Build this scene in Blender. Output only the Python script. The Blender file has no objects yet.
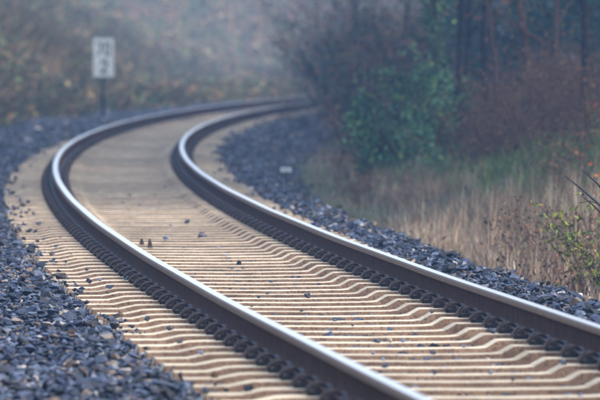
import bpy, bmesh, math, random
import numpy as np
from mathutils import Vector, Matrix, noise as mnoise
rng = np.random.default_rng(7)
random.seed(7)
sc = bpy.context.scene
col = sc.collection
R = math.radians

# ------------------------------------------------------------------ camera, sky, sun, exposure
CAM_H = 1.3194                      # above the rail top, which is z = 0
FPX, HOR = 6021.5, 44.91            # focal length and horizon row for a 600 px wide frame
cd = bpy.data.cameras.new('camera')
cam = bpy.data.objects.new('camera', cd); col.objects.link(cam)
cd.sensor_width = 36.0; cd.lens = FPX * 36 / 600
cam.location = (0, 0, CAM_H)
cam.rotation_euler = (R(90) - math.atan((200 - HOR) / FPX), 0, 0)
cd.clip_start = 1.0; cd.clip_end = 4000
cd.dof.use_dof = True; cd.dof.focus_distance = 37.0; cd.dof.aperture_fstop = 5.8
cd.dof.aperture_blades = 8
sc.camera = cam

SUN_EL, SUN_AZ = 46.0, 116.0        # azimuth clockwise from +Y: from the right, a little behind
w = bpy.data.worlds.new("World"); sc.world = w; w.use_nodes = True
nt = w.node_tree; bg = nt.nodes['Background']
sky = nt.nodes.new('ShaderNodeTexSky'); sky.sky_type = 'NISHITA'; sky.sun_disc = False
sky.sun_elevation = R(SUN_EL); sky.sun_rotation = R(SUN_AZ)
sky.air_density = 1.0; sky.dust_density = 5.0; sky.ozone_density = 1.0
veil = nt.nodes.new('ShaderNodeMix'); veil.data_type = 'RGBA'; veil.inputs[0].default_value = .35   # thin even cloud over the whole sky
veil.inputs[7].default_value = (7.6, 9.4, 12.2, 1); nt.links.new(sky.outputs[0], veil.inputs[6]); nt.links.new(veil.outputs[2], bg.inputs[0]); bg.inputs[1].default_value = 0.14
sl = bpy.data.lights.new('sun', 'SUN'); sl.energy = 2.1; sl.angle = R(28); sl.color = (1.0, 0.89, 0.74)
so = bpy.data.objects.new('sun', sl); col.objects.link(so)
sd = Vector((math.sin(R(SUN_AZ)) * math.cos(R(SUN_EL)), math.cos(R(SUN_AZ)) * math.cos(R(SUN_EL)), math.sin(R(SUN_EL))))
so.rotation_euler = sd.to_track_quat('Z', 'Y').to_euler()
sc.view_settings.view_transform = 'Standard'; sc.view_settings.look = 'None'
sc.view_settings.exposure = 0.8; sc.view_settings.gamma = 1.0

# ------------------------------------------------------------------ track alignment
KN = [10, 25, 40, 55, 70, 85, 105, 130, 160]
KV = [0.00066, 0.00114, 0.00153, 0.00158, 0.0016, 0.00155, 0.00154, 0.00151, 0.00148]
DS = 0.25
S = np.arange(-40, 420, DS)
kap = np.interp(S, KN, KV)
th = np.cumsum(kap) * DS; th = th - np.interp(0, S, th) - 0.11296
cx = np.cumsum(np.sin(th)) * DS; cy = np.cumsum(np.cos(th)) * DS
cx += 3.09721 - np.interp(0, S, cx); cy += 5.0 - np.interp(0, S, cy)

def pos(s, off):
    t = np.interp(s, S, th)
    return np.interp(s, S, cx) + np.cos(t) * off, np.interp(s, S, cy) - np.sin(t) * off
def inv(x, y):
    """world -> (s, off)"""
    x = np.atleast_1d(np.asarray(x, float)); y = np.atleast_1d(np.asarray(y, float))
    s = y - 5.0
    for _ in range(6):
        t = np.interp(s, S, th); px = np.interp(s, S, cx); py = np.interp(s, S, cy)
        s = s + (x - px) * np.sin(t) + (y - py) * np.cos(t)
    t = np.interp(s, S, th); px = np.interp(s, S, cx); py = np.interp(s, S, cy)
    return s, (x - px) * np.cos(t) - (y - py) * np.sin(t)
def head(s): return float(np.interp(s, S, th))

OFFS = [-160, -30, -12, -5.4, -4.4, -3.2, -1.45, -1.3, 1.3, 1.45, 1.7, 2.3, 3.0, 5.0, 6.5, 8.0, 10.0, 16.0, 30, 160]
ZS   = [9.5, 9.0, 4.4, -.22, -.42, -.30, -.215, -.247, -.247, -.215, -.22, -.58, -.60, -.05, .50, 1.0, 1.8, 4.5, 7.0, 7.5]
def tz(s, off):
    s = np.asarray(s, float); off = np.asarray(off, float)
    # the outer slope stands farther back beyond the bend
    oe = np.where(off < -4.4, np.minimum(off + np.clip((s - 150) * .14, 0, 12) * np.clip((-4.4 - off) / 3, 0, 1), -4.4), off)
    z = np.interp(oe, OFFS, ZS)
    a = np.clip((np.abs(off) - 2.6) / 2.5, 0, 1)
    n = (np.sin(s * .9 + off * .6) * .06 + np.sin(s * .37 - off * 1.1 + 2) * .12 + np.sin(s * 2.1 + off * 1.9 + 1) * .035
         + np.sin(s * .13 + off * .31) * .25 * np.clip((np.abs(off) - 6) / 8, 0, 1))
    b = np.clip((2.7 - np.abs(off)) / .4, 0, 1) * np.clip((np.abs(off) - 1.35) / .3, 0, 1)
    return z + n * a + b * (np.sin(s * 1.7 + off * 3) * .012 + np.sin(s * .61 + 1) * .012)

# ------------------------------------------------------------------ helpers
def empty(name, loc=(0, 0, 0), rz=0):
    o = bpy.data.objects.new(name, None); col.objects.link(o)
    o.location = loc; o.rotation_euler = (0, 0, rz); o.empty_display_size = .1
    return o
def tag(o, label=None, cat=None, group=None, kind=None):
    if label: o['label'] = label
    if cat: o['category'] = cat
    if group: o['group'] = group
    if kind: o['kind'] = kind
    return o
def me_obj(name, me, parent=None, mat=None):
    if mat is not None and len(me.materials) == 0: me.materials.append(mat)
    o = bpy.data.objects.new(name, me); col.objects.link(o)
    if parent: o.parent = parent
    return o
def mesh_np(name, V, F, smooth=False, mats=None, midx=None):
    """V (n,3); F list of arrays each (m,k)"""
    me = bpy.data.meshes.new(name)
    V = np.asarray(V, np.float32)
    Fs = F if isinstance(F, list) else [F]
    loops = np.concatenate([f.ravel() for f in Fs]).astype(np.int32)
    tot = np.concatenate([np.full(len(f), f.shape[1]) for f in Fs]).astype(np.int32)
    start = np.concatenate([[0], np.cumsum(tot)[:-1]]).astype(np.int32)
    me.vertices.add(len(V)); me.vertices.foreach_set('co', V.ravel())
    me.loops.add(len(loops)); me.loops.foreach_set('vertex_index', loops)
    me.polygons.add(len(tot)); me.polygons.foreach_set('loop_start', start)
    me.polygons.foreach_set('loop_total', tot)
    me.polygons.foreach_set('use_smooth', np.full(len(tot), smooth))
    if midx is not None: me.polygons.foreach_set('material_index', np.asarray(midx, np.int32))
    me.update(calc_edges=True); me.validate()
    for m in (mats or []): me.materials.append(m)
    return me
class MB:
    """collects boxes, tubes and lofts into one mesh"""
    def __init__(s): s.v = []; s.f = []; s.m = []; s.sm = []
    def add(s, v, f, m=0, sm=False):
        b = len(s.v); s.v += [tuple(p) for p in v]; s.f += [tuple(i + b for i in q) for q in f]
        s.m += [m] * len(f); s.sm += [sm] * len(f)
    def tube(s, pts, rad, n=6, m=0, cap=True):
        P = [Vector(p) for p in pts]
        if not hasattr(rad, '__len__'): rad = [rad] * len(P)
        vs = []; fs = []; up = None
        for i, p in enumerate(P):
            d = (P[min(i + 1, len(P) - 1)] - P[max(i - 1, 0)]).normalized()
            if up is None: up = Vector((0, 0, 1)) if abs(d.z) < .9 else Vector((1, 0, 0))
            a = d.cross(up)
            if a.length < 1e-4: a = d.cross(Vector((.3, 1, .2)))
            a.normalize(); b = a.cross(d).normalized(); up = b
            for k in range(n):
                t = 2 * math.pi * k / n
                vs.append(p + a * math.cos(t) * rad[i] + b * math.sin(t) * rad[i])
        for i in range(len(P) - 1):
            for k in range(n):
                k2 = (k + 1) % n
                fs.append((i * n + k, i * n + k2, (i + 1) * n + k2, (i + 1) * n + k))
        s.add(vs, fs, m, True)
        if cap:
            b = len(s.v) - len(vs)
            s.f.append(tuple(b + k for k in reversed(range(n)))); s.m.append(m); s.sm.append(False)
            s.f.append(tuple(b + (len(P) - 1) * n + k for k in range(n))); s.m.append(m); s.sm.append(False)
    def prism(s, poly, z0, z1, m=0, top=1.0):
        """poly in xy; optional scaled top"""
        n = len(poly); c = [sum(p[i] for p in poly) / n for i in (0, 1)]
        v = [(p[0], p[1], z0) for p in poly] + [(c[0] + (p[0] - c[0]) * top, c[1] + (p[1] - c[1]) * top, z1) for p in poly]
        f = [(i, (i + 1) % n, n + (i + 1) % n, n + i) for i in range(n)] + [tuple(reversed(range(n))), tuple(range(n, 2 * n))]
        s.add(v, f, m)
    def box(s, x0, x1, y0, y1, z0, z1, m=0, top=1.0):
        s.prism([(x0, y0), (x1, y0), (x1, y1), (x0, y1)], z0, z1, m, top)
    def mesh(s, name, mats):
        me = bpy.data.meshes.new(name); me.from_pydata(s.v, [], s.f)
        me.polygons.foreach_set('material_index', s.m); me.polygons.foreach_set('use_smooth', s.sm)
        for m in mats: me.materials.append(m)
        me.update(); return me
    def build(s, name, mats, parent=None):
        return me_obj(name, s.mesh(name, mats if isinstance(mats, list) else [mats]), parent)

# ------------------------------------------------------------------ materials
def new_mat(name):
    m = bpy.data.materials.new(name); m.use_nodes = True
    return m, m.node_tree, m.node_tree.nodes['Principled BSDF']
def ramp(nt, stops, interp='LINEAR'):
    r = nt.nodes.new('ShaderNodeValToRGB'); cr = r.color_ramp; cr.interpolation = interp
    while len(cr.elements) < len(stops): cr.elements.new(.5)
    for e, (p, c) in zip(cr.elements, stops): e.position = p; e.color = (*c, 1)
    return r
def tex_noise(nt, scale, detail=4, rough=.6, vec=None, coord='Object'):
    n = nt.nodes.new('ShaderNodeTexNoise'); n.inputs['Scale'].default_value = scale
    n.inputs['Detail'].default_value = detail; n.inputs['Roughness'].default_value = rough
    if vec is None:
        tc = nt.nodes.new('ShaderNodeTexCoord'); vec = tc.outputs[coord]
    nt.links.new(vec, n.inputs['Vector']); return n
def mixc(nt, fac, a, b, mode='MIX'):
    m = nt.nodes.new('ShaderNodeMix'); m.data_type = 'RGBA'; m.blend_type = mode
    for sock, v in ((m.inputs[0], fac), (m.inputs[6], a), (m.inputs[7], b)):
        if isinstance(v, bpy.types.NodeSocket): nt.links.new(v, sock)
        elif isinstance(v, (int, float)): sock.default_value = v
        else: sock.default_value = (*v, 1)
    return m.outputs[2]
def bump(nt, bsdf, h, strength=.4, dist=.01):
    b = nt.nodes.new('ShaderNodeBump'); b.inputs['Strength'].default_value = strength; b.inputs['Distance'].default_value = dist
    nt.links.new(h, b.inputs['Height']); nt.links.new(b.outputs[0], bsdf.inputs['Normal'])

STONE_STOPS = [(0, (.003, .004, .008)), (.25, (.008, .011, .024)), (.48, (.018, .027, .060)), (.70, (.038, .054, .108)),
               (.84, (.11, .14, .21)), (.89, (.055, .038, .032)), (.96, (.15, .098, .062)), (1, (.42, .40, .38))]
def stone_mat(name, mode):
    m, nt, b = new_mat(name)
    if mode == 'island':
        g = nt.nodes.new('ShaderNodeNewGeometry'); src = g.outputs['Random Per Island']
    else:
        g = nt.nodes.new('ShaderNodeObjectInfo'); src = g.outputs['Random']
    r = ramp(nt, STONE_STOPS); nt.links.new(src, r.inputs[0])
    n = tex_noise(nt, 45, 5, .65); v = ramp(nt, [(.3, (.55, .55, .55)), (.7, (1.35, 1.35, 1.35))]); nt.links.new(n.outputs[0], v.inputs[0])
    c = mixc(nt, 1.0, r.outputs[0], v.outputs[0], 'MULTIPLY')
    nt.links.new(c, b.inputs['Base Color']); b.inputs['Roughness'].default_value = .4
    b.inputs['Specular IOR Level'].default_value = .42
    bump(nt, b, n.outputs[0], .5, .004)
    return m
M_STONE_I = stone_mat('crushed_stone', 'island'); M_STONE_O = stone_mat('crushed_stone_single', 'object')

def noise_mat(name, stops, scale, rough=.9, detail=6, bs=.5, bd=.02, coord='Object', sc2=None, stops2=None, spec=.3):
    m, nt, b = new_mat(name)
    n = tex_noise(nt, scale, detail, .65, coord=coord); r = ramp(nt, stops); nt.links.new(n.outputs[0], r.inputs[0])
    out = r.outputs[0]
    if sc2:
        n2 = tex_noise(nt, sc2, 3, .6, coord=coord); r2 = ramp(nt, stops2); nt.links.new(n2.outputs[0], r2.inputs[0])
        out = mixc(nt, 1.0, out, r2.outputs[0], 'MULTIPLY')
    nt.links.new(out, b.inputs['Base Color']); b.inputs['Roughness'].default_value = rough
    b.inputs['Specular IOR Level'].default_value = spec
    bump(nt, b, n.outputs[0], bs, bd)
    return m
M_GROUND = noise_mat('brown_soil', [(.3, (.03, .025, .02)), (.7, (.09, .075, .055))], 3)
M_BED = noise_mat('ballast_grit', [(.3, (.008, .011, .02)), (.5, (.02, .028, .05)), (.7, (.045, .06, .10))], 28, bd=.03, bs=1)
M_HILL = noise_mat('hillside_litter', [(.28, (.030, .045, .022)), (.42, (.055, .075, .03)), (.52, (.11, .075, .05)), (.62, (.16, .09, .06)), (.75, (.07, .045, .04))], .8, bd=.1,
                   sc2=7, stops2=[(.3, (.6, .6, .6)), (.7, (1.3, 1.3, 1.3))])
M_BANK = noise_mat('bank_soil_and_moss', [(.3, (.035, .05, .02)), (.45, (.06, .085, .03)), (.55, (.10, .075, .05)), (.75, (.05, .035, .03))], .9, bd=.08,
                   sc2=9, stops2=[(.3, (.6, .6, .6)), (.7, (1.3, 1.3, 1.3))])
# sleepers
def concrete(name, stops, speck):
    m, nt, b = new_mat(name)
    tc = nt.nodes.new('ShaderNodeTexCoord'); oi = nt.nodes.new('ShaderNodeObjectInfo')
    ad = nt.nodes.new('ShaderNodeVectorMath'); ad.operation = 'ADD'; nt.links.new(tc.outputs['Object'], ad.inputs[0])
    mu = nt.nodes.new('ShaderNodeMath'); mu.operation = 'MULTIPLY'; mu.inputs[1].default_value = 37; nt.links.new(oi.outputs['Random'], mu.inputs[0])
    nt.links.new(mu.outputs[0], ad.inputs[1]); vec = ad.outputs[0]
    n = tex_noise(nt, 5, 6, .7, vec); r = ramp(nt, stops); nt.links.new(n.outputs[0], r.inputs[0])
    f = tex_noise(nt, 60, 4, .7, vec); s = ramp(nt, [(.34, (speck, speck * .92, speck * .85)), (.5, (1, 1, 1))]); nt.links.new(f.outputs[0], s.inputs[0])
    c = mixc(nt, 1.0, r.outputs[0], s.outputs[0], 'MULTIPLY')
    v = ramp(nt, [(0, (.70, .68, .66)), (.5, (.98, .98, .98)), (1, (1.15, 1.12, 1.06))]); nt.links.new(oi.outputs['Random'], v.inputs[0])
    c = mixc(nt, 1.0, c, v.outputs[0], 'MULTIPLY')
    nt.links.new(c, b.inputs['Base Color']); b.inputs['Roughness'].default_value = .85
    bump(nt, b, f.outputs[0], .5, .004)
    return m
M_CON = concrete('sleeper_concrete', [(.3, (.38, .32, .23)), (.5, (.60, .52, .39)), (.7, (.75, .68, .54))], .5)
M_CONS = concrete('brown_concrete', [(.3, (.13, .076, .048)), (.5, (.25, .155, .10)), (.7, (.40, .27, .175))], .35)  # flanks browner and darker than the tops
# steel
def steel(name, a, b_, rough, metal, sc_=18):
    m, nt, b = new_mat(name)
    n = tex_noise(nt, sc_, 6, .7); r = ramp(nt, [(.3, a), (.7, b_)]); nt.links.new(n.outputs[0], r.inputs[0])
    nt.links.new(r.outputs[0], b.inputs['Base Color']); b.inputs['Roughness'].default_value = rough; b.inputs['Metallic'].default_value = metal
    bump(nt, b, n.outputs[0], .25, .002)
    return m
M_RUST = steel('rail_rust', (.040, .021, .016), (.095, .050, .037), .85, 0, 9)
M_RUST.node_tree.nodes['Principled BSDF'].inputs['Specular IOR Level'].default_value = .12
M_HEADSIDE = steel('worn_head_flank', (.15, .10, .08), (.24, .17, .135), .5, .5, 9)
M_SHINE = steel('polished_rail_head', (.95, .90, .84), (.98, .95, .91), .40, 1.0, 4)
M_CLIP = steel('dark_clip_steel', (.018, .013, .014), (.06, .038, .033), .6, .1, 60)
M_PLATE = steel('black_plate', (.005, .005, .006), (.012, .011, .011), .6, 0, 60)
M_TOE = steel('sky_bright_toe', (.14, .15, .19), (.34, .36, .42), .45, .5, 25)  # sky sheen put into the colour: toes paler and bluer than the clips
M_WHITE = noise_mat('white_paint', [(.3, (.60, .66, .66)), (.7, (.72, .77, .76))], 6, rough=.5, bs=.05, bd=.001)
M_BLACK = noise_mat('black_print', [(.3, (.012, .012, .014)), (.7, (.02, .02, .022))], 6, rough=.5, bs=.02, bd=.001)
M_POST = noise_mat('dark_post', [(.3, (.03, .03, .035)), (.7, (.06, .06, .065))], 20, rough=.6, bs=.1, bd=.002)
M_STUB = noise_mat('rusty_stub', [(.3, (.03, .02, .018)), (.7, (.08, .05, .04))], 40, rough=.8, bs=.4, bd=.003)
def leaf_mat(name, stops, rough=.65, trans=True):
    m, nt, b = new_mat(name)
    g = nt.nodes.new('ShaderNodeNewGeometry'); r = ramp(nt, stops); nt.links.new(g.outputs['Random Per Island'], r.inputs[0])
    n = tex_noise(nt, 1.1, 3, .6); v = ramp(nt, [(.35, (.6, .6, .6)), (.65, (1.3, 1.3, 1.3))]); nt.links.new(n.outputs[0], v.inputs[0])
    c = mixc(nt, 1.0, r.outputs[0], v.outputs[0], 'MULTIPLY')
    nt.links.new(c, b.inputs['Base Color']); b.inputs['Roughness'].default_value = rough
    b.inputs['Specular IOR Level'].default_value = .25
    return m
M_DRY = leaf_mat('dry_grass', [(0, (.13, .08, .06)), (.3, (.30, .21, .15)), (.6, (.48, .37, .27)), (.85, (.66, .56, .42)), (1, (.34, .15, .08))])
M_GRASS = leaf_mat('green_grass', [(0, (.04, .10, .03)), (.4, (.08, .19, .05)), (.75, (.14, .26, .07)), (1, (.30, .26, .12))])
M_HLEAF = leaf_mat('hillside_leaves', [(0, (.03, .05, .03)), (.18, (.08, .15, .05)), (.38, (.16, .24, .09)), (.52, (.26, .22, .09)), (.62, (.20, .12, .09)), (.76, (.34, .18, .10)), (.9, (.42, .24, .11)), (1, (.55, .46, .22))])
M_IVY = leaf_mat('ivy_green', [(0, (.02, .06, .04)), (.4, (.07, .20, .12)), (.75, (.14, .32, .17)), (.93, (.24, .40, .14)), (1, (.50, .55, .10))])
M_EVER = leaf_mat('dark_evergreen', [(0, (.008, .035, .028)), (.5, (.022, .09, .07)), (1, (.06, .20, .14))])
M_BROWNLEAF = leaf_mat('brown_leaves', [(0, (.07, .035, .028)), (.4, (.17, .075, .055)), (.7, (.26, .13, .075)), (.9, (.13, .16, .06)), (1, (.45, .16, .04))])
M_ORANGE = leaf_mat('orange_leaves', [(0, (.35, .08, .02)), (.6, (.45, .14, .03)), (1, (.40, .22, .05))])
M_YELLOW = leaf_mat('yellow_green_leaves', [(0, (.07, .10, .02)), (.5, (.17, .20, .04)), (.85, (.30, .31, .07)), (1, (.30, .10, .04))])
M_BARK = noise_mat('grey_brown_bark', [(.3, (.035, .028, .028)), (.7, (.10, .08, .075))], 12, bs=.8, bd=.02)
M_BARKD = noise_mat('dark_wet_bark', [(.3, (.010, .012, .018)), (.7, (.035, .035, .045))], 12, bs=.8, bd=.02)
M_BARKB = noise_mat('red_brown_bark', [(.3, (.07, .04, .035)), (.7, (.20, .125, .10))], 12, bs=.8, bd=.02)
M_BARKG = noise_mat('mossy_green_bark', [(.3, (.04, .06, .045)), (.7, (.11, .14, .11))], 10, bs=.8, bd=.02)

# ------------------------------------------------------------------ ground sheets
def strip(name, offs, s0, s1, ds, mat, dz=0.0, smooth=True):
    ss = np.arange(s0, s1 + ds / 2, ds); oo = np.asarray(offs, float)
    Sg, Og = np.meshgrid(ss, oo, indexing='ij'); X, Y = pos(Sg, Og); Z = tz(Sg, Og) + dz
    V = np.stack([X, Y, Z], -1).reshape(-1, 3); n = len(oo); i, j = np.meshgrid(np.arange(len(ss) - 1), np.arange(n - 1), indexing='ij')
    a = (i * n + j).ravel(); F = np.stack([a, a + 1, a + n + 1, a + n], 1)[:, ::-1]
    o = me_obj(name, mesh_np(name, V, F, smooth, [mat])); tag(o, kind='structure'); return o
bed = strip('ballast_bed', np.concatenate([np.arange(-4.4, -1.2, .2), [-1.3, -1.25, 0, 1.25, 1.3], np.arange(1.45, 2.35, .17)]), -20, 330, .5, M_BED, -.03)
strip('hillside', np.concatenate([[-160, -100, -60, -40, -30], np.arange(-29.5, -4.3, .45), [-4.38]]), -20, 400, .6, M_HILL)
strip('bank', np.concatenate([[2.28], np.arange(2.5, 16, .4), [18, 22, 30, 45, 80, 160]]), -20, 330, .6, M_BANK)
g = MB(); g.add([(-800, -800, -3), (800, -800, -3), (800, 800, -3), (-800, 800, -3)], [(0, 1, 2, 3)])
tag(g.build('ground', M_GROUND), kind='structure')

# ------------------------------------------------------------------ rails
HP = [(0, 0), (.0102, -.0004), (.018, -.0012), (.0262, -.0027)]                       # running surface (half)
BP = [(.0315, -.0065), (.0345, -.0115), (.0358, -.016), (.0365, -.022), (.0366, -.0375), (.0352, -.0398), (.013, -.0455), (.0092, -.052), (.0083, -.075), (.0083, -.105), (.0095, -.130), (.014, -.1400), (.036, -.1495), (.073, -.1595), (.075, -.1620), (.075, -.172)]
HP = [(x * .94, z * .9) for x, z in HP]; BP = [(x * .94, z * .9) for x, z in BP]
def sweep(name, prof, off, s0, s1, ds, mats, pm, parent, closed):
    ss = np.arange(s0, s1 + ds / 2, ds); P = np.array(prof); n = len(P)
    Sg, Og = np.meshgrid(ss, off + P[:, 0], indexing='ij'); X, Y = pos(Sg, Og)
    wob = 0.0012 * np.sin(Sg * .9) * (1 if off < 0 else -1)
    Z = np.broadcast_to(P[:, 1], X.shape) + wob
    V = np.stack([X, Y, Z], -1).reshape(-1, 3); m = n if closed else n - 1
    i, j = np.meshgrid(np.arange(len(ss) - 1), np.arange(m), indexing='ij')
    a = (i * n + j).ravel(); b = (i * n + (j + 1) % n).ravel(); F = np.stack([a, b, b + n, a + n], 1)
    me = mesh_np(name, V, F, True, mats, np.tile(np.array(pm), len(ss) - 1))
    return me_obj(name, me, parent)
RAILOFF = .7535
for sgn, lab in ((-1, 'outer steel rail of the curve with shiny head, left of the pair'), (1, 'inner steel rail of the curve with shiny head, beside the grassy bank')):
    root = empty('rail'); tag(root, lab, 'rail', 'two rails of the curving track')
    top = [(-a, b) for a, b in reversed(HP[1:])] + HP
    l = top[0]; r_ = top[-1]
    capp = top
    sweep('running_surface', capp, sgn * RAILOFF, -5, 200, .4, [M_SHINE], [0] * (len(capp) - 1), root, False)
    right = [HP[-1]] + BP; left = [(-a, b) for a, b in reversed(right)]
    body = right + left
    nb = len(body); pm = []
    for i in range(nb):
        z = (body[i][1] + body[(i + 1) % nb][1]) / 2
        pm.append(1 if z > -.0345 else 0)
    # inner closing face lies under the running surface, 3 mm lower
    body2 = [(x, z - (.0 if abs(x) > .0316 else .0)) for x, z in body]
    sweep('rail_body', body2, sgn * RAILOFF, -5, 200, .4, [M_RUST, M_HEADSIDE], pm, root, True)

# ------------------------------------------------------------------ sleepers with fastenings
SEAT = -.162
def sleeper_mesh():
    st = [(-1.30, .0, .045), (-1.285, -.022, .015), (-1.24, -.022, 0), (-1.13, -.022, 0), (-1.03, -.002, 0), (-.97, 0, 0), (-.56, 0, 0), (-.525, -.001, 0), (-.462, -.036, 0), (-.42, -.040, 0), (0, -.044, 0)]
    st[0] = (-1.30, -.052, 0)
    st = st + [(-a, b, c) for a, b, c in reversed(st[:-1])]
    V = []; F = []; mi = []
    for a, dz, e in st:
        z = SEAT + dz; mid = abs(a) < .45
        wt = .072 if mid else .078; ch = .006; wb = .112 if mid else .145
        if abs(a) > 1.29: wt -= .012
        V += [(a, -wb, -.40), (a, -wt - ch, z - .0025), (a, -wt, z), (a, wt, z), (a, wt + ch, z - .0025), (a, wb, -.40)]
    n = 6
    for i in range(len(st) - 1):
        for k in range(5):
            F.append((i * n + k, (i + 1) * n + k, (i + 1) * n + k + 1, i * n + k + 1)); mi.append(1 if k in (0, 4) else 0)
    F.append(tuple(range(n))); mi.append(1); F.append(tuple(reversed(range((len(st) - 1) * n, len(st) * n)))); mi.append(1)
    me = bpy.data.meshes.new('sleeper'); me.from_pydata(V, [], [tuple(reversed(f)) for f in F])
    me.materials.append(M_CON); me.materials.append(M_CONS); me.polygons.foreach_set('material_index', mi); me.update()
    bm = bmesh.new(); bm.from_mesh(me); bmesh.ops.recalc_face_normals(bm, faces=bm.faces); bm.to_mesh(me); bm.free()
    return me
SLEEPERS = []
def smooth_path(P, n=3):
    P = [Vector(p) for p in P]; out = []
    for i in range(len(P) - 1):
        p0, p1, p2, p3 = P[max(i - 1, 0)], P[i], P[i + 1], P[min(i + 2, len(P) - 1)]
        for k in range(n):
            t = k / n
            out.append(.5 * ((2 * p1) + (-p0 + p2) * t + (2 * p0 - 5 * p1 + 4 * p2 - p3) * t * t + (-p0 + 3 * p1 - 3 * p2 + p3) * t ** 3))
    out.append(P[-1]); return out
# local frame of a fastening: x = away from the rail, measured from the rail centre; y = along the rail; z above the seat
def clip_path():
    h = [(.050, .030, .036), (.066, .046, .046), (.088, .058, .064), (.116, .066, .070), (.144, .066, .050), (.163, .054, .020), (.160, .036, .012), (.140, .024, .016), (.112, .018, .016), (.090, .012, .018), (.082, 0, .018)]
    h = [(.048 + (a - .05) * .86, b * .80, .006 + c * .70) for a, b, c in h]
    return h + [(a, -b, c) for a, b, c in reversed(h[:-1])]
def fast_parts():
    c = MB(); c.tube(smooth_path(clip_path(), 3), .0075, 6)
    p = MB(); p.box(.076, .134, -.034, .034, -.002, .015, 0, .92)
    p.box(.1345, .142, -.026, .026, .0, .010, 0, .85)
    s = MB(); s.tube([(.103, 0, .02), (.103, 0, .030)], .010, 8)
    s.prism([(.103 + .020 * math.cos(t * math.pi / 6), .020 * math.sin(t * math.pi / 6)) for t in range(12)], .024, .029)
    s.prism([(.103 + .016 * math.cos(t * math.pi / 3), .016 * math.sin(t * math.pi / 3)) for t in range(6)], .029, .043, 0, .9)
    k = MB(); k.box(.040, .066, -.011, .011, .010, .050, 0, .75)
    return c, p, s, k
c_, p_, s_, k_ = fast_parts()
ME_CLIP = c_.mesh('tension_clip', [M_CLIP]); ME_PLATE = p_.mesh('guide_plate', [M_PLATE])
ME_SCREW = s_.mesh('sleeper_screw', [M_CLIP]); ME_TOE = k_.mesh('clip_toe', [M_TOE])
# far ones: the same fastening in one mesh
fm = MB(); fm.tube(clip_path(), .008, 4, 0); fm.box(.077, .138, -.040, .040, -.002, .024, 1)
fm.prism([(.112 + .019 * math.cos(t * math.pi / 3), .019 * math.sin(t * math.pi / 3)) for t in range(6)], .024, .060, 0)
fm.box(.040, .072, -.044, .044, .012, .038, 2, .7)
ME_FAR = fm.mesh('rail_fastening', [M_CLIP, M_PLATE, M_TOE])
ME_PAD = MB(); ME_PAD.box(-.078, .078, -.07, .07, SEAT + .0005, -.1555); ME_PAD = ME_PAD.mesh('rail_pad', [M_PLATE])
ME_SL = sleeper_mesh()
SLEEPER_S = [12.2 + .6 * i for i in range(264)]
for i, s in enumerate(SLEEPER_S):
    x, y = pos(s + random.uniform(-.008, .008), 0)
    root = me_obj('sleeper', ME_SL)
    root.location = (float(x), float(y), random.uniform(-.0015, .0003)); root.rotation_euler = (0, 0, -head(s) + random.uniform(-.002, .002))
    tag(root, 'pale concrete sleeper with brown flank lying crosswise under both rails', 'sleeper', 'concrete sleepers of the curving track')
    SLEEPERS.append(root)
    near = s < 80
    for rs in (-1, 1):
        pd = me_obj('rail_pad', ME_PAD, root); pd.location = (rs * RAILOFF, 0, 0)
        for side in (-1, 1):
            loc = (rs * RAILOFF, 0, SEAT); rot = (0, 0, 0 if side > 0 else math.pi)
            if near:
                pl = me_obj('guide_plate', ME_PLATE, root); pl.location = loc; pl.rotation_euler = rot
                cl = me_obj('tension_clip', ME_CLIP, pl); cl.rotation_euler = (0, 0, random.uniform(-.04, .04))
                sw = me_obj('sleeper_screw', ME_SCREW, pl)
                t1 = me_obj('clip_toe', ME_TOE, pl); t1.location = (0, .032, 0); t2 = me_obj('clip_toe', ME_TOE, pl); t2.location = (0, -.032, 0)
            else:
                f = me_obj('rail_fastening', ME_FAR, root); f.location = loc; f.rotation_euler = rot

# ------------------------------------------------------------------ stones
def hull_stone(npts, seed, flat=.75):
    r = np.random.default_rng(seed); P = r.normal(size=(npts, 3)); P /= np.linalg.norm(P, axis=1)[:, None]
    P *= r.uniform(.75, 1.1, (npts, 1)); P *= np.array([1.0, r.uniform(.6, .9), r.uniform(.45, flat)])
    bm = bmesh.new(); [bm.verts.new(p) for p in P]; res = bmesh.ops.convex_hull(bm, input=bm.verts[:])
    bm.verts.ensure_lookup_table()
    loose = [v for v in bm.verts if not v.link_faces]; bmesh.ops.delete(bm, geom=loose, context='VERTS')
    bmesh.ops.recalc_face_normals(bm, faces=bm.faces); bmesh.ops.triangulate(bm, faces=bm.faces)
    bm.verts.index_update()
    V = np.array([v.co[:] for v in bm.verts]); F = np.array([[v.index for v in f.verts] for f in bm.faces]); bm.free()
    return V, F
def rand_rot(n, r):
    q = r.normal(size=(n, 4)); q /= np.linalg.norm(q, axis=1)[:, None]; w_, x, y, z = q.T
    return np.stack([1 - 2 * (y * y + z * z), 2 * (x * y - z * w_), 2 * (x * z + y * w_), 2 * (x * y + z * w_), 1 - 2 * (x * x + z * z), 2 * (y * z - x * w_),
                     2 * (x * z - y * w_), 2 * (y * z + x * w_), 1 - 2 * (x * x + y * y)], 1).reshape(n, 3, 3)
VAR_N = [hull_stone(10 + k % 5, 100 + k, .6) for k in range(16)]; VAR_F = [hull_stone(8, 200 + k) for k in range(12)]
def frustum(X, Y, mpx):
    u = 300 + FPX * X / np.maximum(Y, 1); ex = FPX * mpx / np.maximum(Y, 1)
    return (u > -ex - 20) & (u < 600 + ex + 20)
def scatter(s0, s1, o0, o1, sp, margin=1.1):
    n_s = int((s1 - s0) / sp); n_o = max(1, int((o1 - o0) / sp))
    i, j = np.meshgrid(np.arange(n_s), np.arange(n_o), indexing='ij')
    s = s0 + (i.ravel() + rng.uniform(0, 1, i.size)) * sp; o = o0 + (j.ravel() + rng.uniform(0, 1, i.size)) * (o1 - o0) / n_o
    X, Y = pos(s, o); k = frustum(X, Y, margin); return s[k], o[k], X[k], Y[k]
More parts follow.
